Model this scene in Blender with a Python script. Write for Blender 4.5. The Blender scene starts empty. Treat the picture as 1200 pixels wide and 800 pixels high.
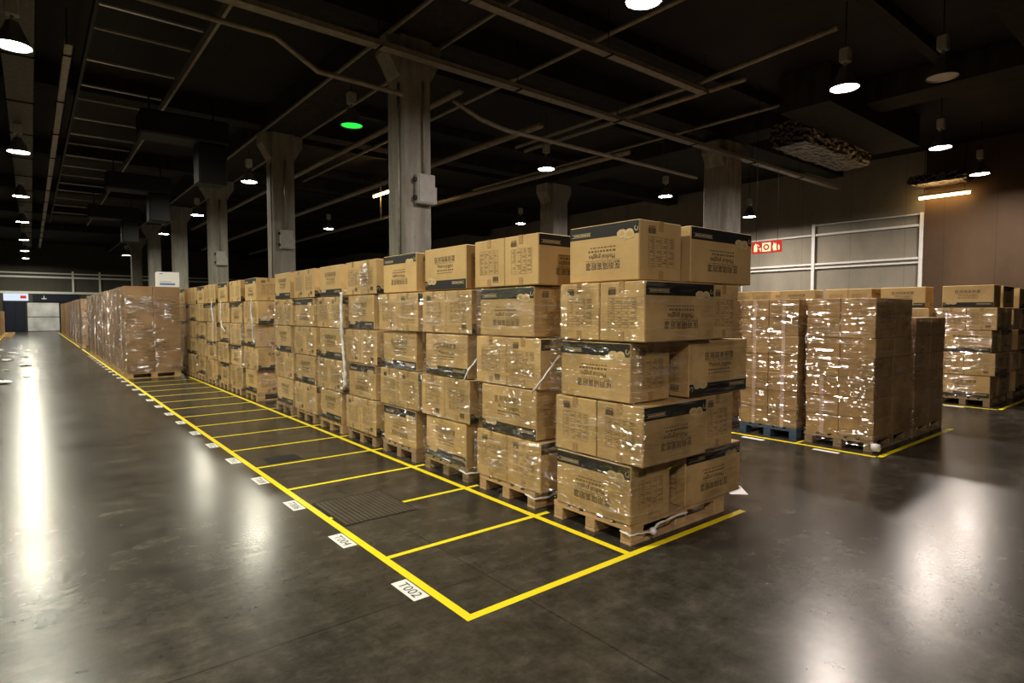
import bpy, math, random
from mathutils import Vector, Matrix, noise
R = math.radians
SC = bpy.context.scene
COL = SC.collection
rnd = random.Random(7)
ORD = ['zeroth', 'first', 'second', 'third', 'fourth', 'fifth', 'sixth', 'seventh', 'eighth', 'ninth', 'tenth', 'eleventh',
       'twelfth', 'thirteenth', 'fourteenth', 'fifteenth', 'sixteenth', 'seventeenth', 'eighteenth', 'nineteenth', 'twentieth',
       'twenty-first', 'twenty-second', 'twenty-third', 'twenty-fourth', 'twenty-fifth', 'twenty-sixth']
LAYER = ['bottom layer', 'second layer', 'third layer', 'fourth layer', 'fifth layer', 'sixth layer', 'seventh layer']

# ------------------------------------------------------------------ materials
class NT:
    def __init__(s, name):
        s.m = bpy.data.materials.new(name); s.m.use_nodes = True
        s.t = s.m.node_tree; s.t.nodes.clear()
        s.out = s.n('ShaderNodeOutputMaterial')
    def n(s, kind, **kw):
        nd = s.t.nodes.new(kind)
        for k, v in kw.items():
            if k in nd.inputs: s.set(nd.inputs[k], v)
            else: setattr(nd, k, v)
        return nd
    def set(s, inp, v):
        if isinstance(v, bpy.types.NodeSocket): s.t.links.new(v, inp)
        elif isinstance(v, bpy.types.Node): s.t.links.new(v.outputs[0], inp)
        else: inp.default_value = v
    def i(s, nd, idx, v): s.set(nd.inputs[idx], v); return nd
    def math(s, op, a, b=0.0, clamp=False):
        nd = s.n('ShaderNodeMath'); nd.operation = op; nd.use_clamp = clamp
        s.set(nd.inputs[0], a); s.set(nd.inputs[1], b); return nd.outputs[0]
    def ramp(s, fac, stops):
        nd = s.n('ShaderNodeValToRGB'); e = nd.color_ramp.elements
        while len(e) < len(stops): e.new(0.5)
        for k, (p, c) in enumerate(stops):
            e[k].position = p; e[k].color = (c[0], c[1], c[2], 1) if not isinstance(c, (int, float)) else (c, c, c, 1)
        s.set(nd.inputs[0], fac); return nd.outputs[0]
    def mixc(s, fac, a, b, mode='MIX'):
        nd = s.n('ShaderNodeMix'); nd.data_type = 'RGBA'; nd.blend_type = mode
        s.set(nd.inputs[0], fac)
        for idx, v in ((6, a), (7, b)):
            s.set(nd.inputs[idx], (v[0], v[1], v[2], 1) if isinstance(v, tuple) else v)
        return nd.outputs[2]
    def noise(s, vec, scale, detail=4, rough=.55, dist=0):
        nd = s.n('ShaderNodeTexNoise'); s.set(nd.inputs['Vector'], vec)
        nd.inputs['Scale'].default_value = scale; nd.inputs['Detail'].default_value = detail
        nd.inputs['Roughness'].default_value = rough; nd.inputs['Distortion'].default_value = dist
        return nd.outputs[0]
    def mapping(s, vec, scale=(1, 1, 1), rot=(0, 0, 0), loc=None):
        nd = s.n('ShaderNodeMapping'); s.set(nd.inputs[0], vec)
        nd.inputs['Scale'].default_value = scale; nd.inputs['Rotation'].default_value = rot
        if loc is not None: s.set(nd.inputs['Location'], loc)
        return nd.outputs[0]
    def coord(s, which='Object'): return s.n('ShaderNodeTexCoord').outputs[which]
    def rand(s): return s.n('ShaderNodeObjectInfo').outputs['Random']
    def bump(s, h, strength=.3, dist=.01):
        nd = s.n('ShaderNodeBump'); nd.inputs['Strength'].default_value = strength
        nd.inputs['Distance'].default_value = dist; s.set(nd.inputs['Height'], h); return nd.outputs[0]
    def principled(s, color, rough=.6, spec=.5, metal=0, normal=None, **kw):
        nd = s.n('ShaderNodeBsdfPrincipled')
        s.set(nd.inputs['Base Color'], (color[0], color[1], color[2], 1) if isinstance(color, tuple) else color)
        s.set(nd.inputs['Roughness'], rough); s.set(nd.inputs['Metallic'], metal)
        s.set(nd.inputs['Specular IOR Level'], spec)
        if normal is not None: s.set(nd.inputs['Normal'], normal)
        for k, v in kw.items(): s.set(nd.inputs[k], v)
        return nd
    def done(s, sh): s.t.links.new(sh.outputs[0] if isinstance(sh, bpy.types.Node) else sh, s.out.inputs[0]); return s.m

def simple(name, color, rough=.6, spec=.4, metal=0, var=.12, scale=8, bump=0):
    t = NT(name); co = t.coord()
    nz = t.noise(co, scale, 5)
    c = t.mixc(t.ramp(nz, [(.3, 0), (.75, 1)]), tuple(v * (1 - var) for v in color), tuple(min(1, v * (1 + var)) for v in color))
    nm = t.bump(t.noise(co, scale * 6, 3), bump, .004) if bump else None
    return t.done(t.principled(c, rough, spec, metal, nm))

def emit(name, color, strength):
    t = NT(name); e = t.n('ShaderNodeEmission'); e.inputs[0].default_value = (*color, 1); e.inputs[1].default_value = strength
    t.m.cycles.emission_sampling = 'FRONT' if strength > 50 else 'AUTO'
    return t.done(e)

def mat_card(name, ca, cb):
    t = NT(name); co = t.coord(); r = t.rand()
    comb = t.n('ShaderNodeCombineXYZ'); t.set(comb.inputs[0], t.math('MULTIPLY', r, 17.0)); t.set(comb.inputs[1], t.math('MULTIPLY', r, 41.0))
    v = t.mapping(co, (1, 1, 1), (0, 0, 0), comb.outputs[0])
    blot = t.noise(v, 3.2, 4, .6)
    fib = t.noise(t.mapping(v, (1, 1, 60)), 6, 3)
    c = t.mixc(t.ramp(blot, [(.3, 0), (.7, 1)]), ca, cb)
    c = t.mixc(t.math('MULTIPLY', t.ramp(fib, [(.35, 1), (.7, 0)]), .12), c, tuple(x * .55 for x in ca))
    br = t.math('ADD', t.math('MULTIPLY', r, .22), .88)
    hsv = t.n('ShaderNodeHueSaturation'); t.set(hsv.inputs['Value'], br); t.set(hsv.inputs['Color'], c)
    hsv.inputs['Saturation'].default_value = 1.0
    nm = t.bump(t.noise(v, 5, 3), .25, .02)
    return t.done(t.principled(hsv.outputs[0], .62, .3, 0, nm))

def mat_film(name, gain=1.0, haze=.22):
    t = NT(name); co = t.coord(); r = t.rand()
    comb = t.n('ShaderNodeCombineXYZ'); t.set(comb.inputs[0], t.math('MULTIPLY', r, 23.0)); t.set(comb.inputs[2], t.math('MULTIPLY', r, 57.0))
    v = t.mapping(co, (1, 1, 1), (0, 0, 0), comb.outputs[0])
    w1 = t.noise(t.mapping(v, (.75, .75, 7), (R(7), R(-6), 0)), 2.0, 1.2, .5, .9)
    w2 = t.noise(t.mapping(v, (.9, .9, 6), (R(-30), R(26), 0)), 2.2, 1.2, .5, .8)
    w3 = t.noise(v, 2.6, 2, .5, .3)
    h = t.math('ADD', t.math('ADD', w1, t.math('MULTIPLY', w2, .55)), t.math('MULTIPLY', w3, 1.6))
    nm = t.bump(h, 1.0, .105)
    gl = t.n('ShaderNodeBsdfGlossy'); gl.inputs['Color'].default_value = (1, 1, 1, 1); gl.inputs['Roughness'].default_value = .11
    t.set(gl.inputs['Normal'], nm)
    fac = t.math('MULTIPLY', t.ramp(t.noise(v, 3.1, 4, .6), [(.40, .03), (.64, .28)]), gain, True)
    tr = t.n('ShaderNodeBsdfTransparent'); tr.inputs[0].default_value = (1, 1, 1, 1)
    m1 = t.n('ShaderNodeMixShader'); t.set(m1.inputs[0], fac); t.set(m1.inputs[1], tr); t.set(m1.inputs[2], gl)
    di = t.n('ShaderNodeBsdfDiffuse'); di.inputs[0].default_value = (.8, .8, .8, 1); t.set(di.inputs['Normal'], nm)
    tl = t.n('ShaderNodeBsdfTranslucent'); tl.inputs[0].default_value = (.8, .8, .8, 1)
    m0 = t.n('ShaderNodeMixShader'); m0.inputs[0].default_value = .3; t.set(m0.inputs[1], di); t.set(m0.inputs[2], tl)
    hz = t.math('MULTIPLY', t.ramp(t.math('MULTIPLY', t.math('ADD', w1, w2), .5), [(.56, .0), (.72, 1)]), haze)
    m2 = t.n('ShaderNodeMixShader'); t.set(m2.inputs[0], hz); t.set(m2.inputs[1], m1); t.set(m2.inputs[2], m0)
    return t.done(m2)

def mat_floor():
    t = NT('polished_concrete'); g = t.n('ShaderNodeNewGeometry'); p = g.outputs['Position']
    n1 = t.noise(p, .35, 9, .62, .3); n2 = t.noise(t.mapping(p, (1, 1.6, 1), (0, 0, R(30))), 1.7, 9, .68, .2); n3 = t.noise(p, 24, 6, .7)
    n4 = t.noise(t.mapping(p, (.5, 1.8, 1), (0, 0, R(-38))), 1.1, 9, .7, .2)
    base = t.mixc(t.ramp(n1, [(.25, 0), (.75, 1)]), (.026, .023, .018), (.070, .063, .050))
    base = t.mixc(t.math('MULTIPLY', t.ramp(n2, [(.3, 0), (.8, 1)]), .55), base, (.092, .084, .068))
    base = t.mixc(t.math('MULTIPLY', t.ramp(n4, [(.42, 0), (.78, 1)]), .55), base, (.017, .0155, .013))
    base = t.mixc(t.math('MULTIPLY', t.ramp(n3, [(.35, 0), (.75, 1)]), .35), base, (.10, .09, .075))
    sc1 = t.noise(t.mapping(p, (1, 5, 1), (0, 0, R(-20))), 1.6, 7, .72); sc2 = t.noise(t.mapping(p, (4, 1, 1), (0, 0, R(12))), 1.3, 7, .72)
    base = t.mixc(t.math('MULTIPLY', t.ramp(sc1, [(.45, 0), (.75, 1)]), .35), base, (.11, .10, .084))
    base = t.mixc(t.math('MULTIPLY', t.ramp(sc2, [(.45, 0), (.75, 1)]), .5), base, (.012, .011, .009))
    # paint specks and dirt spots
    vo = t.n('ShaderNodeTexVoronoi'); t.set(vo.inputs['Vector'], p); vo.inputs['Scale'].default_value = 2.6
    spk = t.ramp(vo.outputs['Distance'], [(.012, 1), (.03, 0)])
    base = t.mixc(t.math('MULTIPLY', spk, .5), base, (.3, .28, .24))
    # saw-cut joints
    sx = t.n('ShaderNodeSeparateXYZ'); t.set(sx.inputs[0], p)
    def joint(axis, off, period):
        f = t.math('FLOORED_MODULO', t.math('ADD', sx.outputs[axis], -off + period * .5), period)
        d = t.math('ABSOLUTE', t.math('ADD', f, -period * .5))
        return t.math('LESS_THAN', d, .006)
    j = t.math('MAXIMUM', joint(0, .39, 4.2), joint(1, .38, 4.2))
    base = t.mixc(t.math('MULTIPLY', j, .55), base, (.012, .011, .01))
    rough = t.math('ADD', t.math('MULTIPLY', t.ramp(t.noise(p, 1.1, 3, .5), [(.3, 0), (.7, 1)]), .04), .215)
    rough = t.math('ADD', rough, t.math('MULTIPLY', t.ramp(n4, [(.3, 0), (.8, 1)]), .02))
    nm = t.bump(t.math('ADD', t.math('MULTIPLY', n2, .5), t.math('MULTIPLY', n3, .12)), .03, .02)
    mo = t.math('ADD', t.math('MULTIPLY', t.noise(t.mapping(p, (1, 1.7, 1), (0, 0, R(-35))), 2.4, 8, .72), .6), t.math('MULTIPLY', t.noise(p, 7, 6, .7), .4))
    dk = t.mixc(1.0, base, t.ramp(mo, [(.34, (.30, .295, .28)), (.52, (.78, .77, .75)), (.68, (1.55, 1.5, 1.45))]), 'MULTIPLY')
    return t.done(t.principled(dk, rough, .19, 0))

def mat_concrete(name, a, b):
    t = NT(name); co = t.n('ShaderNodeNewGeometry').outputs['Position']
    st = t.noise(t.mapping(co, (3, 3, .35)), 1.6, 6, .65, .4); n = t.noise(co, 9, 5)
    c = t.mixc(t.ramp(st, [(.35, 0), (.68, 1)]), a, b)
    c = t.mixc(t.math('MULTIPLY', t.ramp(n, [(.5, 0), (.8, 1)]), .3), c, tuple(x * .6 for x in a))
    return t.done(t.principled(c, .85, .2, 0, t.bump(n, .3, .01)))

def mat_panels(name, a, b, axis, step, seam=.012):
    t = NT(name); p = t.n('ShaderNodeNewGeometry').outputs['Position']
    sx = t.n('ShaderNodeSeparateXYZ'); t.set(sx.inputs[0], p)
    f = t.math('FLOORED_MODULO', sx.outputs[axis], step)
    s = t.math('LESS_THAN', f, seam)
    n = t.noise(t.mapping(p, (1, 1, .5)), .8, 6, .6)
    c = t.mixc(t.ramp(n, [(.35, 0), (.7, 1)]), a, b)
    c = t.mixc(t.math('MULTIPLY', s, .7), c, tuple(x * .25 for x in a))
    return t.done(t.principled(c, .7, .25, 0, t.bump(t.noise(p, 20, 3), .15, .004)))

M = {}
M['card'] = mat_card('goggles_cardboard', (.48, .315, .13), (.60, .405, .17))
M['plain'] = mat_card('plain_cardboard', (.35, .215, .09), (.44, .275, .118))
M['tall'] = mat_card('brown_cardboard', (.30, .175, .085), (.38, .235, .12))
M['ink'] = simple('dark_print', (.018, .018, .016), .55, .3)
M['inklight'] = simple('table_print', (.155, .098, .045), .6, .3)
M['cream'] = simple('pale_print', (.55, .42, .22), .6, .3)
M['tape'] = simple('brown_packing_tape', (.40, .245, .105), .22, .5)
M['tapepale'] = simple('pale_packing_tape', (.62, .44, .34), .2, .5)
M['film'] = mat_film('stretch_film')
M['filmthick'] = mat_film('thick_stretch_film', 1.7, .4)
M['rope'] = simple('twisted_film', (.72, .72, .72), .25, .6)
M['floor'] = mat_floor()
M['yellow'] = simple('yellow_tape', (.95, .76, .012), .45, .4, 0, .06, 5)
M['white'] = simple('white_label', (.85, .85, .83), .5, .3, 0, .04)
M['black'] = simple('black_print', (.01, .01, .01), .5, .3)
M['wood'] = simple('pallet_wood', (.50, .33, .16), .75, .2, 0, .3, 6, .3)
M['woodold'] = simple('weathered_pallet_wood', (.33, .23, .13), .8, .2, 0, .3, 6, .3)
M['blue'] = simple('blue_plastic', (.06, .10, .16), .5, .4)
M['concrete'] = mat_concrete('column_concrete', (.20, .19, .165), (.33, .315, .28))
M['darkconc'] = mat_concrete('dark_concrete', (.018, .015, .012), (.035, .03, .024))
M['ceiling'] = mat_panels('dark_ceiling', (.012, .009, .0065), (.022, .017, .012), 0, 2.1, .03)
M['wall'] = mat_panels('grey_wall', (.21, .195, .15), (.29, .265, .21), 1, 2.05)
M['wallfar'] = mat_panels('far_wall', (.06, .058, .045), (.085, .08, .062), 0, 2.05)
M['wallbrown'] = mat_panels('brown_wall', (.062, .038, .02), (.09, .056, .03), 1, 1.6)
M['whitepaint'] = simple('white_paint', (.72, .72, .68), .5, .3, 0, .05)
M['greybox'] = simple('grey_enclosure', (.34, .335, .31), .55, .3)
M['galv'] = simple('galvanised_steel', (.30, .27, .22), .5, .4, .3, .25)
M['traydark'] = simple('dull_tray_steel', (.10, .09, .072), .6, .3, .2, .3)
M['steel'] = simple('pale_steel', (.6, .6, .58), .35, .5, .7, .2)
M['dark'] = simple('dark_metal', (.012, .012, .012), .6, .3)
M['alu'] = simple('lamp_aluminium', (.30, .30, .29), .35, .5, .8)
M['red'] = emit('lit_red_panel', (.75, .05, .03), .75)
M['sigw'] = emit('lit_cream_pictogram', (1, .92, .55), 1.0)
M['blueface'] = simple('banner_blue', (.012, .016, .035), .7, .3)
LAMP = 560
M['lampA'] = emit('lamp_cool', (1.0, .955, .76), LAMP)
M['lampB'] = emit('lamp_warm', (1.0, .865, .765), LAMP * 1.05)
M['lampC'] = emit('lamp_green', (.02, .75, .05), 1.5)
M['tube'] = emit('orange_tube', (1.0, .60, .22), 30)
M['off'] = simple('unlit_glass', (.5, .48, .44), .3, .5)

def mat_foil():
    t = NT('crumpled_foil'); co = t.coord()
    v = t.n('ShaderNodeTexVoronoi'); t.set(v.inputs['Vector'], t.mapping(co, (2, 5, 5))); v.inputs['Scale'].default_value = 1.6
    nm = t.bump(t.math('ADD', v.outputs['Distance'], t.noise(co, 6, 5)), 1.0, .25)
    return t.done(t.principled((.13, .115, .09), .32, .5, .9, nm))
M['foil'] = mat_foil()

def mat_grate():
    t = NT('chequer_grate'); p = t.n('ShaderNodeNewGeometry').outputs['Position']
    ck = t.n('ShaderNodeTexChecker'); t.set(ck.inputs['Vector'], t.mapping(p, (1, 1, 1), (0, 0, R(45)))); ck.inputs['Scale'].default_value = 36
    n = t.noise(p, 6, 4)
    c = t.mixc(ck.outputs['Fac'], (.018, .014, .009), t.mixc(n, (.06, .045, .028), (.16, .13, .09)))
    return t.done(t.principled(c, .6, .4, .2, t.bump(ck.outputs['Fac'], .8, .01)))
M['grate'] = mat_grate()
def mat_curtain():
    t = NT('foggy_door_panel'); p = t.n('ShaderNodeNewGeometry').outputs['Position']
    n = t.noise(p, 1.2, 3)
    c = t.mixc(t.ramp(n, [(.3, 0), (.7, 1)]), (.45, .46, .47), (.8, .81, .82))
    return t.done(t.principled(c, .4, .4))
M['curtain'] = mat_curtain()

# ------------------------------------------------------------------ mesh builder
class MB:
    def __init__(s): s.v = []; s.f = []; s.mi = []; s.sm = []
    def add(s, vs, fs, mi=0, smooth=False):
        b = len(s.v); s.v += [tuple(v) for v in vs]
        for f in fs: s.f.append([b + k for k in f]); s.mi.append(mi); s.sm.append(smooth)
        return s
    def box(s, x0, x1, y0, y1, z0, z1, mi=0, bev=0):
        if bev <= 0:
            vs = [(x, y, z) for z in (z0, z1) for y in (y0, y1) for x in (x0, x1)]
            return s.add(vs, [(0, 2, 3, 1), (4, 5, 7, 6), (0, 1, 5, 4), (2, 6, 7, 3), (0, 4, 6, 2), (1, 3, 7, 5)], mi)
        c = [(x0, x1), (y0, y1), (z0, z1)]; idx = {}; vs = []
        for sx in (0, 1):
            for sy in (0, 1):
                for sz in (0, 1):
                    base = [c[0][sx], c[1][sy], c[2][sz]]; sg = [1 - 2 * sx, 1 - 2 * sy, 1 - 2 * sz]
                    for a in range(3):
                        p = list(base)
                        for k in range(3):
                            if k != a: p[k] += sg[k] * bev
                        idx[(sx, sy, sz, a)] = len(vs); vs.append(p)
        fs = []
        g = lambda sx, sy, sz, a: idx[(sx, sy, sz, a)]
        for e in (0, 1):
            fs.append([g(e, 0, 0, 0), g(e, 0, 1, 0), g(e, 1, 1, 0), g(e, 1, 0, 0)])
            fs.append([g(0, e, 0, 1), g(1, e, 0, 1), g(1, e, 1, 1), g(0, e, 1, 1)])
            fs.append([g(0, 0, e, 2), g(0, 1, e, 2), g(1, 1, e, 2), g(1, 0, e, 2)])
        for a in (0, 1):
            for b in (0, 1):
                fs.append([g(0, a, b, 1), g(1, a, b, 1), g(1, a, b, 2), g(0, a, b, 2)])
                fs.append([g(a, 0, b, 0), g(a, 1, b, 0), g(a, 1, b, 2), g(a, 0, b, 2)])
                fs.append([g(a, b, 0, 0), g(a, b, 1, 0), g(a, b, 1, 1), g(a, b, 0, 1)])
        for sx in (0, 1):
            for sy in (0, 1):
                for sz in (0, 1): fs.append([g(sx, sy, sz, 0), g(sx, sy, sz, 1), g(sx, sy, sz, 2)])
        ctr = Vector(((x0 + x1) / 2, (y0 + y1) / 2, (z0 + z1) / 2)); out = []
        for f in fs:
            p = [Vector(vs[k]) for k in f]; n = (p[1] - p[0]).cross(p[2] - p[0])
            out.append(f if n.dot(sum(p, Vector()) / len(p) - ctr) >= 0 else f[::-1])
        return s.add(vs, out, mi)
    def quad(s, a, b, c, d, mi=0): return s.add([a, b, c, d], [(0, 1, 2, 3)], mi)
    def tube(s, pts, r, mi=0, seg=8, cap=True):
        pts = [Vector(p) for p in pts]; rings = []; n = len(pts)
        rs = r if isinstance(r, (list, tuple)) else [r] * n
        ref = None; vs = []; fs = []
        for k in range(n):
            d = (pts[min(k + 1, n - 1)] - pts[max(k - 1, 0)]).normalized()
            if ref is None: ref = d.orthogonal().normalized()
            u = (ref - d * ref.dot(d)).normalized(); w = d.cross(u); ref = u
            for j in range(seg):
                a = 2 * math.pi * j / seg; vs.append(pts[k] + (u * math.cos(a) + w * math.sin(a)) * rs[k])
        for k in range(n - 1):
            for j in range(seg):
                j2 = (j + 1) % seg; fs.append((k * seg + j, k * seg + j2, (k + 1) * seg + j2, (k + 1) * seg + j))
        if cap: fs.append(tuple(range(seg))[::-1]); fs.append(tuple((n - 1) * seg + j for j in range(seg)))
        return s.add(vs, fs, mi, True)
    def lathe(s, prof, mi=0, seg=20, c=(0, 0, 0)):
        vs = []; fs = []; n = len(prof)
        for r, z in prof:
            for j in range(seg):
                a = 2 * math.pi * j / seg; vs.append((c[0] + r * math.cos(a), c[1] + r * math.sin(a), c[2] + z))
        for k in range(n - 1):
            for j in range(seg):
                j2 = (j + 1) % seg; fs.append((k * seg + j, k * seg + j2, (k + 1) * seg + j2, (k + 1) * seg + j))
        return s.add(vs, fs, mi, True)
    def disc(s, r, z, mi=0, seg=20, down=False):
        vs = [(r * math.cos(2 * math.pi * j / seg), r * math.sin(2 * math.pi * j / seg), z) for j in range(seg)]
        return s.add(vs, [tuple(range(seg))[::-1] if down else tuple(range(seg))], mi)
    def prism(s, poly, axis, a, b, mi=0):
        # poly in the two other axes, extruded along axis from a to b
        def P(u, v, t): return {0: (t, u, v), 1: (u, t, v), 2: (u, v, t)}[axis]
        n = len(poly); vs = [P(u, v, a) for u, v in poly] + [P(u, v, b) for u, v in poly]
        fs = [tuple(range(n)), tuple(range(2 * n - 1, n - 1, -1))] + [(k, n + k, n + (k + 1) % n, (k + 1) % n) for k in range(n)]
        return s.add(vs, fs, mi)
    def mesh(s, name, mats):
        me = bpy.data.meshes.new(name); me.from_pydata(s.v, [], s.f)
        for m in mats: me.materials.append(m)
        me.polygons.foreach_set('material_index', s.mi); me.polygons.foreach_set('use_smooth', s.sm)
        me.update(); return me
    def build(s, name, mats, parent=None, loc=(0, 0, 0), rz=0):
        if not isinstance(mats, (list, tuple)): mats = [mats]
        return place(name, s.mesh(name, mats), parent, loc, rz)

def place(name, me, parent=None, loc=(0, 0, 0), rz=0):
    o = bpy.data.objects.new(name, me); COL.objects.link(o); o.location = loc; o.rotation_euler = (0, 0, rz)
    if parent is not None: o.parent = parent
    return o
def empty(name, loc=(0, 0, 0), rz=0): 
    o = place(name, None, None, loc, rz); o.empty_display_size = .1; return o
def tag(o, label, cat, group=None, kind=None):
    o['label'] = label; o['category'] = cat
    if group: o['group'] = group
    if kind: o['kind'] = kind
    return o
def struct(o, label=None, cat=None):
    o['kind'] = 'structure'
    if label: o['label'] = label; o['category'] = cat
    return o
def copy_tree(o, parent=None):
    c = o.copy(); COL.objects.link(c); c.parent = parent
    for ch in KIDS.get(o.name, []): copy_tree(ch, c)
    return c
KIDS = {}
def reg(o, *kids): KIDS[o.name] = list(kids); return o

_tc = {}
def text_geo(body, width=None, height=None):
    """letter outlines as flat faces, scaled to WIDTH x HEIGHT around the middle of the bottom edge"""
    key = body
    if key not in _tc:
        c = bpy.data.curves.new('lettering', 'FONT'); c.body = body; c.size = 1; c.resolution_u = 2
        o = bpy.data.objects.new('lettering', c); COL.objects.link(o)
        dg = bpy.context.evaluated_depsgraph_get(); ev = o.evaluated_get(dg); me = ev.to_mesh()
        vs = [(v.co.x, v.co.y) for v in me.vertices]; fs = [tuple(p.vertices) for p in me.polygons]
        ev.to_mesh_clear(); bpy.data.objects.remove(o); bpy.data.curves.remove(c)
        x0 = min(v[0] for v in vs); x1 = max(v[0] for v in vs); y0 = min(v[1] for v in vs); y1 = max(v[1] for v in vs)
        _tc[key] = ([((x - (x0 + x1) / 2) / (x1 - x0), (y - y0) / (y1 - y0)) for x, y in vs], fs)
    vs, fs = _tc[key]
    return [(x * width, y * height) for x, y in vs], fs

# ------------------------------------------------------------------ cartons
BL, BW, BH = .76, .445, .425     # goggles carton
def carton_mesh(flip):
    mb = MB(); L, W, H = BL, BW, BH
    mb.box(-L / 2, L / 2, -W / 2, W / 2, 0, H, 0, .007)
    # flap seam on the lid
    e = .0009
    mb.quad((-L / 2 + .01, -.002, H + e), (L / 2 - .01, -.002, H + e), (L / 2 - .01, .002, H + e), (-L / 2 + .01, .002, H + e), 1)
    def face(U, N, off):
        # returns a function that lays (u,v) on the face with unit direction U and outward normal N
        def P(u, v, lift=e):
            if flip: u, v = -u, H - v
            return (U[0] * u + N[0] * (off + lift), U[1] * u + N[1] * (off + lift), v)
        return P
    def rect(P, u0, u1, v0, v1, mi, lift=e): mb.quad(P(u0, v0, lift), P(u1, v0, lift), P(u1, v1, lift), P(u0, v1, lift), mi)
    def geo(P, g, u, v, mi, lift=e): mb.add([P(u + x, v + y, lift) for x, y in g[0]], g[1], mi)
    cn = text_geo('医用隔离眼罩', .37, .062); en = text_geo('Medical goggles', .285, .046)
    rr = random.Random(3)
    for sgn in (1, -1):
        P = face((-sgn, 0), (0, sgn), W / 2)          # long printed faces
        rect(P, -L / 2 + .006, L / 2 - .006, .006, .098, 1)
        rect(P, L / 2 - .25, L / 2 - .03, .052, .055, 3, 2 * e); rect(P, L / 2 - .25, L / 2 - .03, .076, .079, 3, 2 * e)
        u = L / 2 - .24
        while u < L / 2 - .05:
            w = rr.uniform(.008, .022); rect(P, u, u + w, .060, .071, 3, 2 * e); u += w + .006
        # pair of goggles printed over the band
        def blob(cx, cy, rx, ry, mi, lift, n=18, wob=.12, ph=0):
            pts = [P(cx + rx * math.cos(a) * (1 + wob * math.sin(3 * a + ph)), cy + ry * math.sin(a), lift) for a in [2 * math.pi * k / n for k in range(n)]]
            mb.add(pts, [tuple(range(n))], mi)
        gx = -L / 2 + .135
        blob(gx - .035, .095, .052, .037, 3, 2 * e, ph=.6); blob(gx + .04, .088, .046, .033, 3, 2.4 * e, ph=2)
        blob(gx + .005, .125, .012, .012, 3, 2.6 * e)
        blob(gx - .035, .095, .032, .019, 0, 3 * e); blob(gx + .04, .088, .028, .017, 0, 3 * e)
        rect(P, gx - .075, gx + .075, .054, .058, 1, 3.2 * e)
        for k in range(7):
            a0, a1 = R(-70 + 40 * k), R(-70 + 40 * (k + 1)); cx, cy = gx - .105, .06
            q = [P(cx + r_ * math.cos(a), cy + r_ * math.sin(a), 2 * e) for a, r_ in ((a0, .02), (a1, .02), (a1, .014), (a0, .014))]
            mb.add(q, [(0, 1, 2, 3)], 3)
        geo(P, cn, 0, .275, 1); geo(P, en, .01, .213, 1)
        rect(P, -.19, .19, .2665, .2685, 1)
        for v0, n, h in ((.190, 5, .014), (.166, 9, .009)):
            u = -.14
            while u < .14:
                w = rr.uniform(.014, .034); rect(P, u, u + w * .9, v0, v0 + h, 2); u += w + .008
        P = face((0, sgn), (sgn, 0), L / 2)           # short ends with the packing table and bar code
        t0, t1, w0, w1 = -.14, .13, .115, .325
        for k in range(12):
            v = w0 + (w1 - w0) * k / 11; rect(P, t0, t1, v - .0010, v + .0010, 2)
        for u in (t0, -.065, .0, .075, t1): rect(P, u - .0014, u + .0014, w0, w1, 2)
        for k in range(11):
            v = w0 + (w1 - w0) * (k + .28) / 11
            for ua, ub in ((t0, -.065), (-.065, 0), (0, .075), (.075, t1)):
                if rr.random() < .62: rect(P, ua + .008, ua + .008 + (ub - ua - .016) * rr.uniform(.3, .9), v + .001, v + .0065, 2)
        u = .055
        while u < .135:
            w = rr.choice((.002, .003, .005)); rect(P, u, u + w, .05, .092, 1); u += w + rr.choice((.002, .003, .004))
        rect(P, .06, .13, .038, .045, 2)
    return mb.mesh('goggles_carton', [M['card'], M['ink'], M['inklight'], M['cream']])
CARTON = {f: carton_mesh(f) for f in (False, True)}
def tape_mesh(L, W, H, wd, drop, both=True):
    mb = MB(); e = .0022
    for z in ((H + e, 1), (-.0, -1)) if both else ((H + e, 1),):
        zz = z[0] if z[1] > 0 else .0
        if z[1] > 0: mb.box(-L / 2 - e, L / 2 + e, -wd / 2, wd / 2, H + .0006, H + e)
        for sg in (1, -1):
            x = sg * (L / 2 + .0012); a, b = (H - drop, H + .0006) if z[1] > 0 else (.002, drop)
            mb.box(min(x, x + sg * .0016), max(x, x + sg * .0016), -wd / 2, wd / 2, a, b)
    return mb.mesh('packing_tape', [M['tape']])
TAPE = tape_mesh(BL, BW, BH, .05, .07)
GOGGLE_GROUP = 'goggles cartons stacked on pallets'
def carton(x, y, z, rz, flip, label, group, sl=1.0, sw=1.0, sh=1.0, tape=True):
    o = place('goggles_carton', CARTON[flip], None, (x, y, z), rz); o.scale = (sl, sw, sh)
    tag(o, label, 'box', group)
    if tape: place('packing_tape', TAPE, o)
    return o

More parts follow.
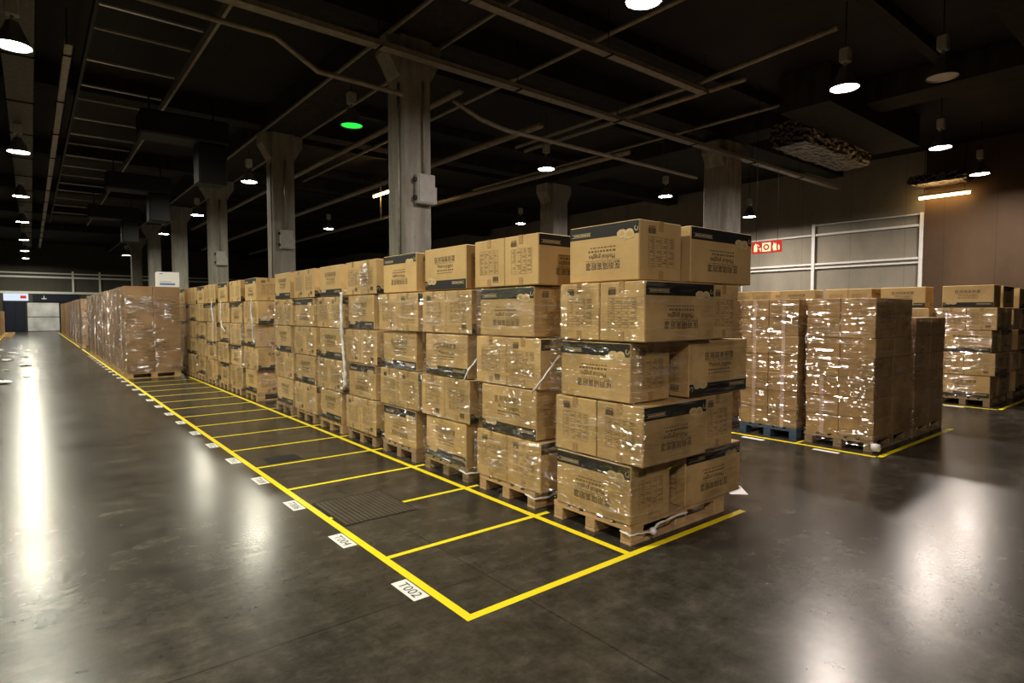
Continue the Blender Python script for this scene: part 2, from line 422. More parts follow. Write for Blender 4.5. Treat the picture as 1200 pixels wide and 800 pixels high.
# ------------------------------------------------------------------ pallets
def pallet_parts(wood):
    d = MB()
    for k in range(5):
        w = .145 if k in (0, 2, 4) else .1; c = -.4 + .0725 + k * (.8 - .145) / 4
        d.box(-.6, .6, c - w / 2, c + w / 2, .122, .144, 0, .002)
    for c in (-.5275, 0, .5275): d.box(c - .0725, c + .0725, -.4, .4, .1, .1215, 0, .002)
    bl = MB().box(-.0725, .0725, -.05, .05, 0, .078, 0, .006)
    bb = MB().box(-.6, .6, -.05, .05, 0, .0215, 0, .002)
    return d.mesh('deck', [wood]), bl.mesh('block', [wood]), bb.mesh('bottom_board', [wood])
PAL = {k: pallet_parts(M[k]) for k in ('wood', 'woodold', 'blue')}
def pallet_protos():
    for k, (d, b, bb) in PAL.items():
        r = MB()
        yield k
def pallet(x, y, label, wood='wood', group='pallets under the cartons', rz=0, detail=True, cat='pallet'):
    d, b, bb = PAL[wood]
    if detail:
        o = empty('plastic_pallet' if wood == 'blue' else 'wooden_pallet', (x, y, .0), rz)
        place('deck', d, o)
        for sy in (-.35, 0, .35):
            place('bottom_board', bb, o, (0, sy, .0))
            for sx in (-.5275, 0, .5275): place('block', b, o, (sx, sy, .0218))
    else:
        if 'far' + wood not in PAL:
            r = MB()
            for me, offs in ((d, [(0, 0, 0)]), (bb, [(0, s, 0) for s in (-.35, 0, .35)]), (b, [(sx, sy, .0218) for sx in (-.5275, 0, .5275) for sy in (-.35, 0, .35)])):
                for of in offs: r.add([Vector(v.co) + Vector(of) for v in me.vertices], [tuple(p.vertices) for p in me.polygons])
            PAL['far' + wood] = r.mesh('wooden_pallet', [M[wood]])
        o = place('wooden_pallet', PAL['far' + wood], None, (x, y, 0), rz)
    return tag(o, label, cat, group)

# ------------------------------------------------------------------ stretch film round a load
def film(levels, label, seed=0, skirt=None, amp=.012, mat='film', n=18, group='stretch wrap round the loads'):
    """levels: (z0, z1, x0, x1, y0, y1) from the bottom up"""
    mb = MB(); rows = []
    def ring(z, x0, x1, y0, y1, a, out=.014):
        pts = []; r = .03
        x0 -= out; x1 += out; y0 -= out; y1 += out
        nx_ = n; ny_ = n
        cs = [((x0 + r, y0 + r), -180), ((x1 - r, y0 + r), -90), ((x1 - r, y1 - r), 0), ((x0 + r, y1 - r), 90)]
        for q in range(4):
            (cx, cy), a0 = cs[q]
            for k in range(4):
                an = R(a0 + 90 * k / 3); pts.append((cx + r * math.cos(an), cy + r * math.sin(an), z))
            (dx, dy), _ = cs[(q + 1) % 4]; an = R(a0 + 90); ux, uy = math.cos(an), math.sin(an)
            for k in range(1, n):
                t = k / n
                px, py = cx + (dx - cx) * t + ux * r, cy + (dy - cy) * t + uy * r
                w_ = noise.noise(Vector((px * 2.5 + seed * 7.1, py * 2.5 + z * 2.2, z * 15 + seed)))
                w2 = noise.noise(Vector((px * 9 + seed * 3.7, py * 9, z * 9)))
                q2 = max(0, min(1, .5 + .75 * w_ + .35 * w2))
                d = a * q2 * min(1, min(t, 1 - t) * 8)
                pts.append((px + ux * d, py + uy * d, z))
        return pts
    if skirt: rows.append(ring(skirt[0], *skirt[1:], .0)); rows.append(ring(.1453, *skirt[1:], .0))
    for li, (z0, z1, x0, x1, y0, y1) in enumerate(levels):
        if li + 1 < len(levels) and z1 + .008 < levels[li + 1][0]: z1 += .005
        m = 10 if n > 10 else 5
        for k in range(m + 1):
            t = k / m; rows.append(ring(z0 + (z1 - z0) * t, x0, x1, y0, y1, amp * (.35 + .65 * math.sin(math.pi * t))))
    N = 4 * (4 + n - 1)
    vs = [p for r_ in rows for p in r_]; fs = []
    for k in range(len(rows) - 1):
        for j in range(N):
            j2 = (j + 1) % N; fs.append((k * N + j, k * N + j2, (k + 1) * N + j2, (k + 1) * N + j))
    mb.add(vs, fs, 0, True)
    o = mb.build('stretch_wrap', [M[mat]])
    return tag(o, label, 'stretch wrap', group)
def rope(parent, pts, r=.012, seed=0, name='film_rope'):
    rr = random.Random(seed); P = []
    for k in range(len(pts) - 1):
        a, b = Vector(pts[k]), Vector(pts[k + 1]); m = max(2, int((b - a).length / .03))
        for j in range(m): P.append(a.lerp(b, j / m) + Vector((rr.uniform(-1, 1), rr.uniform(-1, 1), rr.uniform(-1, 1))) * .003)
    P.append(Vector(pts[-1]))
    return MB().tube(P, [r * rr.uniform(.6, 1.3) for _ in P], 0, 7).build(name, [M['rope']], parent)

# ------------------------------------------------------------------ the setting
f_ = struct(MB().box(-14, 26, -16, 66, -.2, 0).build('floor', M['floor']))
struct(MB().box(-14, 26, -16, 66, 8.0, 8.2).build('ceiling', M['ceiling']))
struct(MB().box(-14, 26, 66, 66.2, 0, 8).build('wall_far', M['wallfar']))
struct(MB().box(25.6, 25.8, 5.45, 66, 0, 8).build('wall_right', M['wall']))
struct(MB().box(25.45, 25.8, -16, 5.45, 0, 8).build('wall_right_near', M['wallbrown']))
struct(MB().box(-14.2, -14, -16, 66, 0, 8).build('wall_left', M['wallbrown']))
struct(MB().box(-14, 26, -16.2, -16, 0, 8).build('wall_back', M['wallbrown']))
ncol = 0
def column(x, y, a, label):
    mb = MB(); h = a / 2; c = .04
    sh = [(x - h + c, y - h), (x + h - c, y - h), (x + h, y - h + c), (x + h, y + h - c), (x + h - c, y + h), (x - h + c, y + h), (x - h, y + h - c), (x - h, y - h + c)]
    mb.prism(sh, 2, 0, 7.2)
    for sg in (1, -1):                # corbels towards +X and -X
        e = x + sg * h
        mb.prism([(e, 6.55), (e + sg * .06, 6.6), (e + sg * .20, 6.85), (e + sg * .30, 7.0), (e + sg * .30, 7.35), (e, 7.35)], 1, y - h * .75, y + h * .75)
    mb.box(x - h - .02, x + h + .02, y - h - .02, y + h + .02, 6.95, 7.35)
    o = mb.build('concrete_column', M['concrete'])
    struct(o, label, 'column'); return o
COLS = [(4.6, 8.8, 'grey concrete column rising behind the third and fourth pallets of the long row'),
        (4.6, 17.2, 'grey concrete column, second in its line, with a box and pipe on it'),
        (4.6, 25.6, 'grey concrete column, third in its line, behind the end of the long row'),
        (4.6, 34.0, 'grey concrete column, fourth in its line, behind the tall wrapped cartons'),
        (4.6, 42.4, 'grey concrete column, fifth in its line, beside the white box'),
        (4.6, 50.8, 'grey concrete column, sixth in its line, far down the hall'),
        (16.65, 8.8, 'dark concrete column beyond the top cartons of the first pallet'),
        (16.65, 17.2, 'dark concrete column with flared head beyond the second pallet')]
for x, y, lb in COLS:
    column(x, y, .68 if x < 6 else .9, lb)
for k, X in enumerate((4.6, 16.65)):
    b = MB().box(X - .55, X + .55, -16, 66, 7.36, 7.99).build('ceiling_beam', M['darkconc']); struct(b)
for y in [c[1] for c in COLS[:6]] + [.4, -8]:
    mbx = MB()
    for (xa, xb) in ((-14, 4.04), (5.16, 16.09), (17.21, 25.44)): mbx.box(xa, xb, y - .3, y + .3, 7.5, 7.99)
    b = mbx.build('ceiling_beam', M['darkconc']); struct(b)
# steel angle under the beam edge: bright line over the columns
for X in (4.0, 5.2):
    struct(MB().box(X - .03, X + .03, -10, 64, 7.30, 7.355).build('ceiling_trim', M['galv']))
# secondary joists
for k in range(9):
    y = -4 + k * 4.2 + 2.1
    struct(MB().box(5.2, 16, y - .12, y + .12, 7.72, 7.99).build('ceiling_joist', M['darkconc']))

# white rails on the end wall and the side wall
def rails(name, axis, c, spans, zs, posts, zb, zt, w=.09, label='', cat='wall frame'):
    mb = MB()
    for (a, b) in spans:
        for z, th in zs:
            if axis == 1: mb.box(c - .1, c, a, b, z - th / 2, z + th / 2)
            else: mb.box(a, b, c - .1, c, z - th / 2, z + th / 2)
    o = empty(name, (0, 0, 0)); mb.build('rail', M['whitepaint'], o)
    for p in posts:
        m2 = MB()
        if axis == 1: m2.box(c - .14, c - .101, p - w / 2, p + w / 2, zb, zt)
        else: m2.box(p - w / 2, p + w / 2, c - .14, c - .101, zb, zt)
        m2.build('post', M['whitepaint'], o)
    return tag(o, label, cat)
rails('wall_frame', 1, 25.59, [(5.5, 9.75)], [(5.55, .05), (5.12, .09), (3.83, .08), (3.66, .07)], [5.55, 9.7], 2.4, 5.6, .13, 'white steel frame on the side wall above the plain cartons')
rails('wall_frame', 1, 25.59, [(9.8, 30)], [(5.12, .07), (3.83, .08), (3.66, .07)], [13.1, 18, 24], 2.4, 5.2, .06, 'white steel rails on the side wall behind the red sign')
rails('wall_frame', 0, 65.99, [(-12, 24)], [(5.25, .12), (4.9, .16), (3.5, .2)], [-4.0, 1.35, 3.4, 8, 13, 18], 3.4, 5.5, .16, 'white steel rails across the far end wall above the doors')
# far doors
d1 = struct(MB().box(-2.05, .3, 65.86, 65.98, 0, 2.62, 0).box(-2.0, .25, 65.8, 65.858, .05, 1.28, 1).box(-2.0, .25, 65.8, 65.858, 1.34, 2.58, 1).build('door_1', [M['dark'], M['curtain']]))
d2 = struct(MB().box(-3.6, -2.1, 65.86, 65.98, 0, 2.7, 0).box(-3.5, -2.9, 65.8, 65.858, .05, 2.6, 1).box(-2.85, -2.2, 65.8, 65.858, .05, 2.6, 1).build('door_2', [M['dark'], M['blueface']]))
tag(MB().box(-3.6, -1.9, 65.8, 65.9, 2.75, 3.38, 0).box(-2.45, -2.05, 65.77, 65.79, 2.95, 3.2, 1).build('wall_sign', [emit('lit_sign_face', (.75, .85, 1), .9), M['red']]), 'pale lit sign above the dark doorway at the far end', 'sign')
bn = tag(MB().box(-1.6, 1.7, 65.85, 65.95, 2.7, 3.35, 0).build('wall_banner', [M['blueface']]), 'dark blue banner with a small pale emblem above the far panel door', 'banner')
mbx = MB(); mbx.prism([(-.95, 2.9), (-.65, 2.9), (-.6, 3.02), (-.75, 2.97), (-.78, 3.22), (-.82, 3.22), (-.85, 2.97), (-1.0, 3.02)], 1, 65.82, 65.848)
mbx.build('emblem', M['whitepaint'], bn)

# ------------------------------------------------------------------ floor tape, labels, covers
def tape(x0, x1, y0, y1, label, group=None):
    return tag(MB().box(x0, x1, y0, y1, .0004, .0016).build('floor_tape', M['yellow']), label, 'floor tape', group)
HW = .027
tape(-HW, HW, -HW, 31, 'long yellow floor tape along the edge of the aisle beside the number plates')
tape(1.35 - HW, 1.35 + HW, HW + .001, 14.6, 'long yellow floor tape running along the front of the goggles pallets')
tape(HW + .001, 2.80, -HW, HW, 'yellow floor tape closing the front end of the marked bays')
for i in range(1, 15):
    if i == 2:
        tape(HW + .001, .10, i - .022, i + .022, 'short stub of yellow tape cut off at the floor grate')
        tape(.67, 1.35 - HW - .001, i - .022, i + .022, 'yellow cross strip of tape running on from the floor grate')
    else:
        tape(HW + .001, 1.35 - HW - .001, i - .022, i + .022, ORD[i] + ' yellow cross strip of floor tape from the open front end', 'bay cross strips')
    if i < 9:
        tape(1.35 + HW + .001, 1.50, i - .022, i + .022, 'short yellow tape end reaching towards the gap before the ' + ORD[i + 1] + ' pallet', 'tape ends at the pallets')
tape(5.69, 5.75, .03, 14, 'yellow floor tape along the front of the plain carton loads')
tape(5.751, 8.4, -.03, .029, 'yellow floor tape at the near end of the plain carton loads')
tape(5.76, 6.6, .945, .975, 'yellow floor tape strip between the blue pallet and its neighbour')
tape(11.0, 11.06, .03, 9, 'yellow floor tape in front of the goggles cartons by the side wall')
tape(11.061, 14, -.03, .029, 'yellow floor tape at the near end of the wall-side cartons')
tape(-3.36, -3.3, 40, 62, 'yellow floor tape along the far loads across the aisle')
tape(-HW, HW, 32.5, 60, 'far stretch of yellow floor tape beside the distant tall cartons')
def plate(x, y, txt, label, group, sx=.105, sy=.285):
    mb = MB().box(x - sx / 2, x + sx / 2, y - sy / 2, y + sy / 2, .0004, .0014, 0)
    if txt:
        vs, fs = text_geo(txt, sy * .74, sx * .62)
        mb.add([(x - sx * .31 + v, y - u, .0022) for u, v in vs], fs, 1)
    return tag(mb.build('number_plate', [M['white'], M['black']]), label, 'floor label', group)
for i in range(27):
    n = 'T%03d' % (2 + 2 * i)
    lb = 'white floor label reading %s beside the aisle tape' % n if i < 3 else 'white floor label beside the aisle tape, %s from the open end' % ORD[i + 1 if i + 1 < len(ORD) else -1]
    if i == 26: continue
    plate(-.088, .5 + i + rnd.uniform(-.02, .02), n, lb, 'white floor labels along the aisle tape')
tag(MB().box(-.16, .16, -.08, .08, .0004, .0014).build('number_plate', [M['white']], None, (3.30, .37, 0), R(45)), 'white floor label lying askew behind the first pallet', 'floor label')
plate(5.58, 1.45, None, 'white floor label in front of the blue pallet', None, .08, .3)
plate(5.58, .52, None, 'white floor label in front of the nearest plain carton load'.replace('nearest', 'corner'), None, .08, .3)
plate(10.92, .62, None, 'white floor label in front of the wall-side goggles pallet', None, .08, .3)
g = empty('floor_grate', (.365, 2.1, 0))
MB().box(-.305, .305, -.335, .335, .0004, .004).build('plate', M['grate'], g)
mbx = MB()
mbx.box(-.32, .32, -.352, -.336, .0004, .003); mbx.box(-.32, .32, .336, .352, .0004, .003); mbx.box(-.32, -.306, -.335, .335, .0004, .003); mbx.box(.306, .32, -.335, .335, .0004, .003)
mbx.build('rim', M['darkconc'], g)
tag(g, 'rusty chequered square grate set in the floor of the second bay', 'floor grate')
g = MB().box(.2, .56, 4.12, 4.4, .0004, .003, 0).build('floor_cover', M['dark']); tag(g, 'small dark cover plate in the floor of the fifth bay', 'floor cover')

# ------------------------------------------------------------------ the long row of goggles cartons
Z0, LH = .1455, .4365
X0 = 1.46
def layer_A(i, L, y0, flips, full, pal, dx=0, dy=0, sh=1, xf=X0, where='long row'):
    """one carton lengthways to the aisle, two endways behind it"""
    z = Z0 + L * LH * sh; out = []
    cx, cy = xf + BW / 2, y0 + .40
    out.append((cx, cy, R(90), flips[0], 'long face to aisle', ('dark band up' if flips[0] else 'dark band down')))
    if full:
        out.append((xf + BW + .19 + BL / 2, y0 + .02 + BW / 2, 0, flips[1], 'behind gap at near side', ''))
        out.append((xf + BW + .19 + BL / 2, y0 + .03 + BW * 1.5, 0, flips[2], 'behind gap at rear side', ''))
    return z, out
def layer_B(i, L, y0, flips, full, pal, dx=0, dy=0, sh=1, xf=X0, where='long row'):
    z = Z0 + L * LH * sh; out = []
    yy = y0 - .045
    out.append((xf - .01 + BL / 2, yy + BW / 2, 0, flips[0], 'end to aisle near side', ''))
    out.append((xf - .01 + BL / 2, yy + BW * 1.5 + .004, 0, flips[1], 'end to aisle rear side', ''))
    if full: out.append((xf + BL + .01 + BW / 2, yy + .43, R(90), flips[2], 'at the back', ''))
    return z, out
def stack(pi, y0, pattern, flipset, full, where, sh=1, xf=X0, jit=.012, film_to=4, detail=True, fl_seed=0, wood='wood', nlay=5, palname=None, skip_low=0):
    pname = palname or (ORD[pi + 1] + ' pallet of ' + where)
    rr = random.Random(pi * 13 + int(xf * 10)); levels = []
    for L in range(nlay):
        A = pattern[L] == 'A'
        fl = flipset[L] if flipset else [rr.random() < .5 for _ in range(3)]
        if len(fl) < 3: fl = list(fl) + [True] * (3 - len(fl))
        z, items = (layer_A if A else layer_B)(pi, L, y0, fl, full, pname, sh=sh, xf=xf)
        jx, jy, ja = rr.uniform(-jit, jit), rr.uniform(-jit, jit), rr.uniform(-.014, .014) * (jit / .012)
        c = Vector((xf + .6, y0 + .4)); ext = []
        for (x, y, rz, f, pos, band) in items:
            v = Matrix.Rotation(ja, 2) @ (Vector((x, y)) - c) + c + Vector((jx, jy))
            lb = 'goggles carton %s%s, %s, %s' % (band + ' ' if band and where == 'long row' else '', pos, LAYER[L] if L < nlay - 1 else 'top layer', pname)
            carton(v.x, v.y, z, rz + ja, f, lb, 'goggles cartons of the ' + where, sh=sh, tape=detail)
        wy = ((.015, 2 * BW + .045) if full else (.02, BL + .03)) if A else (-.045, 2 * BW - .03)
        hx = xf + (1.42 if full else 1.2)
        levels.append((z, z + BH * sh, xf + jx - .02, hx + (0 if A else -.0), y0 + jy + wy[0] - .010, y0 + jy + wy[1] + .010))
    return levels
# first pallet, carton by carton: (layer, x0, x1, y0, y1, along, flip, words)
P0 = [(0, 1.45, 1.905, .09, .845, 'Y', True, 'dark band up, long face to aisle'), (0, 2.10, 2.885, .085, .53, 'X', True, 'printed long face to open floor'), (0, 2.10, 2.86, .545, .985, 'X', True, 'hidden rear corner'),
      (1, 1.45, 2.205, -.02, .415, 'X', True, 'end to aisle, near corner'), (1, 1.45, 2.205, .422, .862, 'X', True, 'end to aisle, rear side'), (1, 2.215, 2.66, .03, .79, 'Y', True, 'table end behind the corner carton'),
      (2, 1.45, 1.90, .10, .80, 'Y', True, 'dark band up, long face to aisle'), (2, 2.03, 2.85, .02, .465, 'X', False, 'upright print facing open floor'), (2, 2.03, 2.80, .475, .92, 'X', False, 'hidden rear corner'),
      (3, 1.44, 2.27, -.03, .385, 'X', True, 'end to aisle, near corner'), (3, 1.44, 2.25, .392, .80, 'X', True, 'end to aisle, rear side'), (3, 2.285, 2.70, .02, .78, 'Y', True, 'table end behind the corner carton'),
      (4, 1.515, 2.005, .085, .775, 'Y', True, 'dark band up, long face to aisle'), (4, 2.075, 2.945, .05, .50, 'X', True, 'printed long face to open floor'), (4, 2.10, 2.86, .51, .955, 'X', True, 'hidden rear corner')]
lev = {}
for (L, x0, x1, y0, y1, al, f, wd) in P0:
    z = Z0 + L * LH
    lx, ly = x1 - x0, y1 - y0
    ln, wn = (lx, ly) if al == 'X' else (ly, lx)
    rr = [0, 0, -.0, 0, 0][L]
    carton((x0 + x1) / 2, (y0 + y1) / 2, z, 0 if al == 'X' else R(90), f, 'goggles carton, %s, %s, first pallet of long row' % (wd, LAYER[L] if L < 4 else 'top layer'),
           'goggles cartons of the long row', sl=ln / BL, sw=wn / BW)
    e = lev.setdefault(L, [z, z + BH, 9, -9, 9, -9]); e[2] = min(e[2], x0); e[3] = max(e[3], x1); e[4] = min(e[4], y0); e[5] = max(e[5], y1)
ROW = 'long row'
pallet(2.06, .49, 'light wooden pallet under the first goggles stack, at the yellow corner')
w0 = film([tuple(lev[k]) for k in range(4)], 'clear stretch wrap round the first goggles stack at the yellow corner', 1, None, .018)
rope(w0, [(1.445, .18, .095), (1.44, .085, .085), (1.55, .07, .08), (1.66, .06, .07), (1.72, .06, .11), (1.95, .055, .13), (2.08, .05, .125)], .008, 4)
MB().lathe([(0, -.03), (.022, -.02), (.03, 0), (.022, .02), (0, .03)], 0, 10, (1.665, .055, .075)).build('film_knot', M['rope'], w0)
F, T = False, True
PATS = {1: ('BABAB', [(T, T), (F,), (T, F), (T,), (F if 0 else T, F)]),
        2: ('ABABA', [(F,), (F, F), (F,), (F, T), (F,)]),
        3: ('ABABA', [(T,), (T, T), (F,), (T, F), (T,)]),
        4: ('BABAB', [(F, T), (T,), (F, F), (F,), (F, F)]),
        5: ('ABABA', [(F,), (F, T), (F,), (T, T), (F,)]),
        6: ('BABAB', None), 7: ('ABABA', [(F,), (F, T), (F,), (T, T), (F,)])}
for pi in range(1, 8):
    y0 = pi + (.10 if pi < 3 else .09)
    pat, fs = PATS[pi]
    lv = stack(pi, y0, pat, fs, False, ROW)
    pallet(X0 + .6, y0 + .42, 'wooden pallet under the %s goggles stack of the long row' % ORD[pi + 1], 'wood' if pi in (1, 5) else 'woodold', 'pallets of the long row', rnd.uniform(-.015, .015))
    top = 4 if pi != 4 else 4
    o = film(lv[:top], 'clear stretch wrap round the %s goggles stack of the long row' % ORD[pi + 1], pi, (.05, X0 - .012, X0 + 1.212, y0 + .004, y0 + .836) if pi in (2, 5, 7) else None, .022)
    if pi == 4:
        rope(o, [(1.40, 4.95, 1.93), (1.39, 4.94, 1.75), (1.38, 4.91, 1.55), (1.39, 4.92, 1.3), (1.385, 4.87, 1.1), (1.39, 4.84, .85), (1.39, 4.85, .70), (1.40, 4.92, .655), (1.40, 4.98, .645)], .021, 9, 'loose_tail')
        mbx = MB(); vs = []
        for k in range(9):
            for j in range(5):
                u, v = k / 8, j / 4
                vs.append((1.425 - .02 * math.sin(3 * u + 2 * v) - .01, 4.14 + .82 * u, 1.93 - .02 * v - (.26 * (1 - u)) * v * .2 + (1 - u) * .40 * (1 - v)))
        mbx.add(vs, [(k * 5 + j, k * 5 + j + 1, (k + 1) * 5 + j + 1, (k + 1) * 5 + j) for k in range(8) for j in range(4)], 0, True)
        mbx.build('torn_flap', M['filmthick'], o)
    if pi in (1, 2):
        rope(o, [(1.42, y0 + .10, .12), (1.42, y0 - .015, .105), (1.55, y0 - .03, .10), (1.75, y0 - .03, .13)], .008, pi)
        rope(o, [(1.405, y0 - .0, 1.0), (1.42, y0 - (.095, .04)[pi - 1], 1.10), (1.55, y0 - (.105, .05)[pi - 1], 1.24), (1.62, y0 - (.105, .05)[pi - 1], 1.3)], .009, 70 + pi, 'loose_tail')
for k, (pi, y0) in enumerate(((8, 8.98), (9, 10.08), (10, 11.1), (11, 12.2), (12, 13.3), (13, 14.4), (14, 15.5))):
    pat = ('ABABA', 'BABAB')[k % 2]
    lv = stack(pi, y0, pat, None, k == 0, ROW, jit=.02, xf=X0 + (.02 if k else 0))
    pallet(X0 + .6, y0 + .42, 'wooden pallet under the %s goggles stack of the long row' % ORD[pi + 1], 'wood', 'pallets of the long row', rnd.uniform(-.02, .02))
    o = film(lv[:4], 'clear stretch wrap round the %s goggles stack of the long row' % ORD[pi + 1], pi, (.05, X0 - .016, X0 + 1.216, y0 + .0, y0 + .84), .025)
    if k in (0, 2, 3):
        q = (0, 0, .16, -.1)[k]
        rope(o, [(1.42, y0 + .18 + q, 1.92), (1.40, y0 + .15 + q, 1.7 - q), (1.41, y0 + .08 + q * 1.5, 1.5), (1.41, y0 + .10 + q, 1.2 + q), (1.415, y0 + .02, 1.1 + q)], .013, 30 + k, 'loose_tail')

# ------------------------------------------------------------------ plain cartons
def plain_mesh(name, L, W, H, mat, tapeface=None, tw=.05):
    return MB().box(-L / 2, L / 2, -W / 2, W / 2, 0, H, 0, .006).mesh(name, [mat])
def strip_mesh(L, H, w, mat): return MB().box(-L / 2 - .0022, -L / 2 - .0006, -w / 2, w / 2, .001, H - .001).mesh('packing_tape', [mat])
PH = .2405
PL, PW = .595, .395
plain = plain_mesh('plain_carton', PL, PW, PH, M['plain'])
strips = [strip_mesh(PL, PH, .05, M['tapepale']), strip_mesh(PL, PH, .055, M['tape'])]
def plain_load(x0, y0, nz, front, sides, name, wood, palette, palw, zrow=.1455, rows=(0, 1), film_mat='film', seed=0):
    """cartons of PL x PW x PH; FRONT: build the row facing the aisle; SIDES: deeper cartons on the near side"""
    rr = random.Random(seed)
    for L in range(nz):
        z = zrow + L * (PH + .0015)
        lay = LAYER[L] if L < nz - 1 else 'top layer'
        jy, jx = rr.uniform(-.006, .006), rr.uniform(-.008, .008)
        cells = []
        if front: cells += [(0, 0, 'near front column'), (0, 1, 'rear front column')]
        if sides: cells += [(1, 0, 'back column')]
        for (cx, cy, pos) in cells:
            o = place('plain_carton', plain, None, (x0 + PL / 2 + cx * (PL + .004) + jx, y0 + PW / 2 + cy * (PW + .004) + jy, z), rr.uniform(-.003, .003))
            tag(o, 'plain brown carton, %s, %s, %s' % (lay, pos, name), 'box', 'plain cartons of the ' + name)
            if cx == 0: place('packing_tape', strips[palette(L, cy)], o)
    pallet(x0 + .6, y0 + .40, palw, wood, 'pallets under plain cartons')
    return (zrow, zrow + nz * (PH + .0015), x0 - .01, x0 + 1.21, y0 - .01, y0 + .81)
lv = plain_load(5.93, .14, 7, True, True, 'wooden pallet load', 'woodold', lambda L, c: 0 if L < 3 and c == 1 else 1, 'weathered wooden pallet under the plain cartons at the yellow corner', seed=1)
o = film([(lv[0] + i * (lv[1] - lv[0]) / 4, lv[0] + (i + 1) * (lv[1] - lv[0]) / 4, *lv[2:]) for i in range(4)], 'clear stretch wrap round the plain cartons on the wooden pallet', 41, (.06, 5.92, 7.14, .13, .95), .016, 'film')
MB().lathe([(0, -.05), (.045, -.04), (.055, 0), (.045, .04), (0, .05)], 0, 10, (5.88, .085, .075)).build('film_bunch', M['rope'], o)
lv = plain_load(5.90, 1.03, 7, True, True, 'blue pallet load', 'blue', lambda L, c: 0, 'blue plastic pallet under plain cartons with pale tape strips', seed=2)
film([(lv[0] + i * (lv[1] - lv[0]) / 4, lv[0] + (i + 1) * (lv[1] - lv[0]) / 4, *lv[2:]) for i in range(4)], 'clear stretch wrap round the plain cartons on the blue pallet', 42, None, .012)
lv = plain_load(5.93, 2.06, 7, True, False, 'load behind blue pallet', 'woodold', lambda L, c: 0, 'wooden pallet behind the blue pallet, mostly covered by the goggles stack', seed=3)
lv = plain_load(7.25, .13, 6, True, True, 'lower rear load', 'woodold', lambda L, c: 1, 'wooden pallet under the lower stack of plain cartons', seed=4)
film([(lv[0] + i * (lv[1] - lv[0]) / 3, lv[0] + (i + 1) * (lv[1] - lv[0]) / 3, *lv[2:]) for i in range(3)], 'clear stretch wrap round the lower rear stack of plain cartons', 43, None, .014)

# ------------------------------------------------------------------ goggles cartons by the side wall
SH = .925
def wall_levels(lv): return lv
LHs = LH
lv = stack(0, .17, 'ABABA', [(F, T, F), (F, F, F), (F, T, T), (F, T, F), (F, T, F)], True, 'wall-side row', sh=SH, xf=11.3, wood='woodold')
pallet(11.9, .59, 'wooden pallet under the first goggles stack by the side wall', 'woodold', 'pallets of the wall-side row')
film([l for l in lv[:4]], 'clear stretch wrap round the first goggles stack by the side wall', 50, None, .03)
for k in range(1, 8):
    lv = stack(k, .17 + k * 1.02, ('BABAB', 'ABABA')[k % 2], [(F, F, F)] * 5, False, 'wall-side row', sh=SH, xf=11.3 + .02 * (k % 3), detail=False)
    pallet(11.9, .59 + k * 1.02, 'wooden pallet under the %s goggles stack by the side wall' % ORD[k + 1], 'woodold', 'pallets of the wall-side row', 0, False)
lv = stack(0, .2, 'BABAB', None, True, 'dark row behind', sh=SH * .99, xf=13.0, detail=False, palname='first pallet behind wall-side row')
pallet(13.6, .6, 'wooden pallet in the dark behind the first wall-side stack', 'woodold', 'pallets of the dark row')
lv = stack(0, .55, 'BABA', None, True, 'far corner load', sh=SH, xf=16.9, nlay=4, detail=False, palname='film-wrapped far corner pallet')
pallet(17.5, .97, 'wooden pallet under the dark film-wrapped load by the frame edge', 'woodold', 'pallets of the dark row', 0, False)
film(lv[:3], 'clear stretch wrap round the dark load at the far corner', 51, None, .03)

# ------------------------------------------------------------------ tall brown cartons at the end of the bays
TH = .545
tallm = plain_mesh('tall_carton', .605, .79, TH, M['tall'])
tt = MB()
tt.box(-.303 - .002, -.303 - .0006, -.03, .03, .001, TH - .001)
tallstrip = tt.mesh('packing_tape', [M['tape']])
def tall_load(k, y0, full, where, n=4, x0=.03, jit=.01, dtl=True):
    rr = random.Random(int(y0 * 100))
    for L in range(n):
        z = .1455 + L * (TH + .002); jx = rr.uniform(-jit, jit)
        for c in ((0, 1) if full else (0,)):
            o = place('tall_carton', tallm, None, (x0 + .3025 + c * .612 + jx, y0 + .4, z), rr.uniform(-.004, .004))
            tag(o, 'tall brown carton, %s%s, %s load %s' % (LAYER[L] if L < n - 1 else 'top layer', (', aisle column', ', inner column')[c] if full else '', ORD[k], where), 'box', 'tall cartons ' + where)
    pallet(x0 + .6, y0 + .4, 'wooden pallet under the %s load %s' % (ORD[k], where), 'wood', 'pallets ' + where, 0, k == 1 and dtl)
    return (.1455, .1455 + n * (TH + .002), x0 - .012, x0 + 1.24, y0 - .002, y0 + .80)
for k in range(12):
    y0 = 14.95 + k * 1.03
    lv = tall_load(k + 1, y0, k == 0, 'of the tall carton block', x0=.03 + rnd.uniform(-.03, .02))
    film([(lv[0] + i * .55, min(lv[0] + (i + 1) * .55, lv[1]), *lv[2:]) for i in range(4 if k else 3)] + ([(lv[0] + 1.65, lv[0] + 1.95, *lv[2:])] if k == 0 else []), 'clear stretch wrap round the %s load of the tall carton block' % ORD[k + 1], 60 + k, None, .035, 'filmthick', 18 if k < 4 else 10)
for k in range(22):
    y0 = 32 + k * 1.18
    lv = tall_load(k + 1, y0, k == 0, 'of the distant block', x0=.06 + rnd.uniform(-.04, .04), n=4 if k % 5 else 4)
    if k < 10: film([(lv[0] + i * .7, lv[0] + (i + 1) * .7, *lv[2:]) for i in range(3)], 'clear stretch wrap round the %s load of the distant block' % ORD[k + 1], 80 + k, None, .03, 'filmthick', 10)
for k in range(4):
    y0 = 48 + k * 3.3
    tall_load(k + 1, y0, False, 'across the aisle', x0=-3.98, n=3)
wb = empty('white_box', (1.02, 15.3, .1455 + 4 * (TH + .002) + .001))
MB().box(-.25, .25, -.18, .18, 0, .39, 0, .004).build('body', M['white'], wb)
mbx = MB()
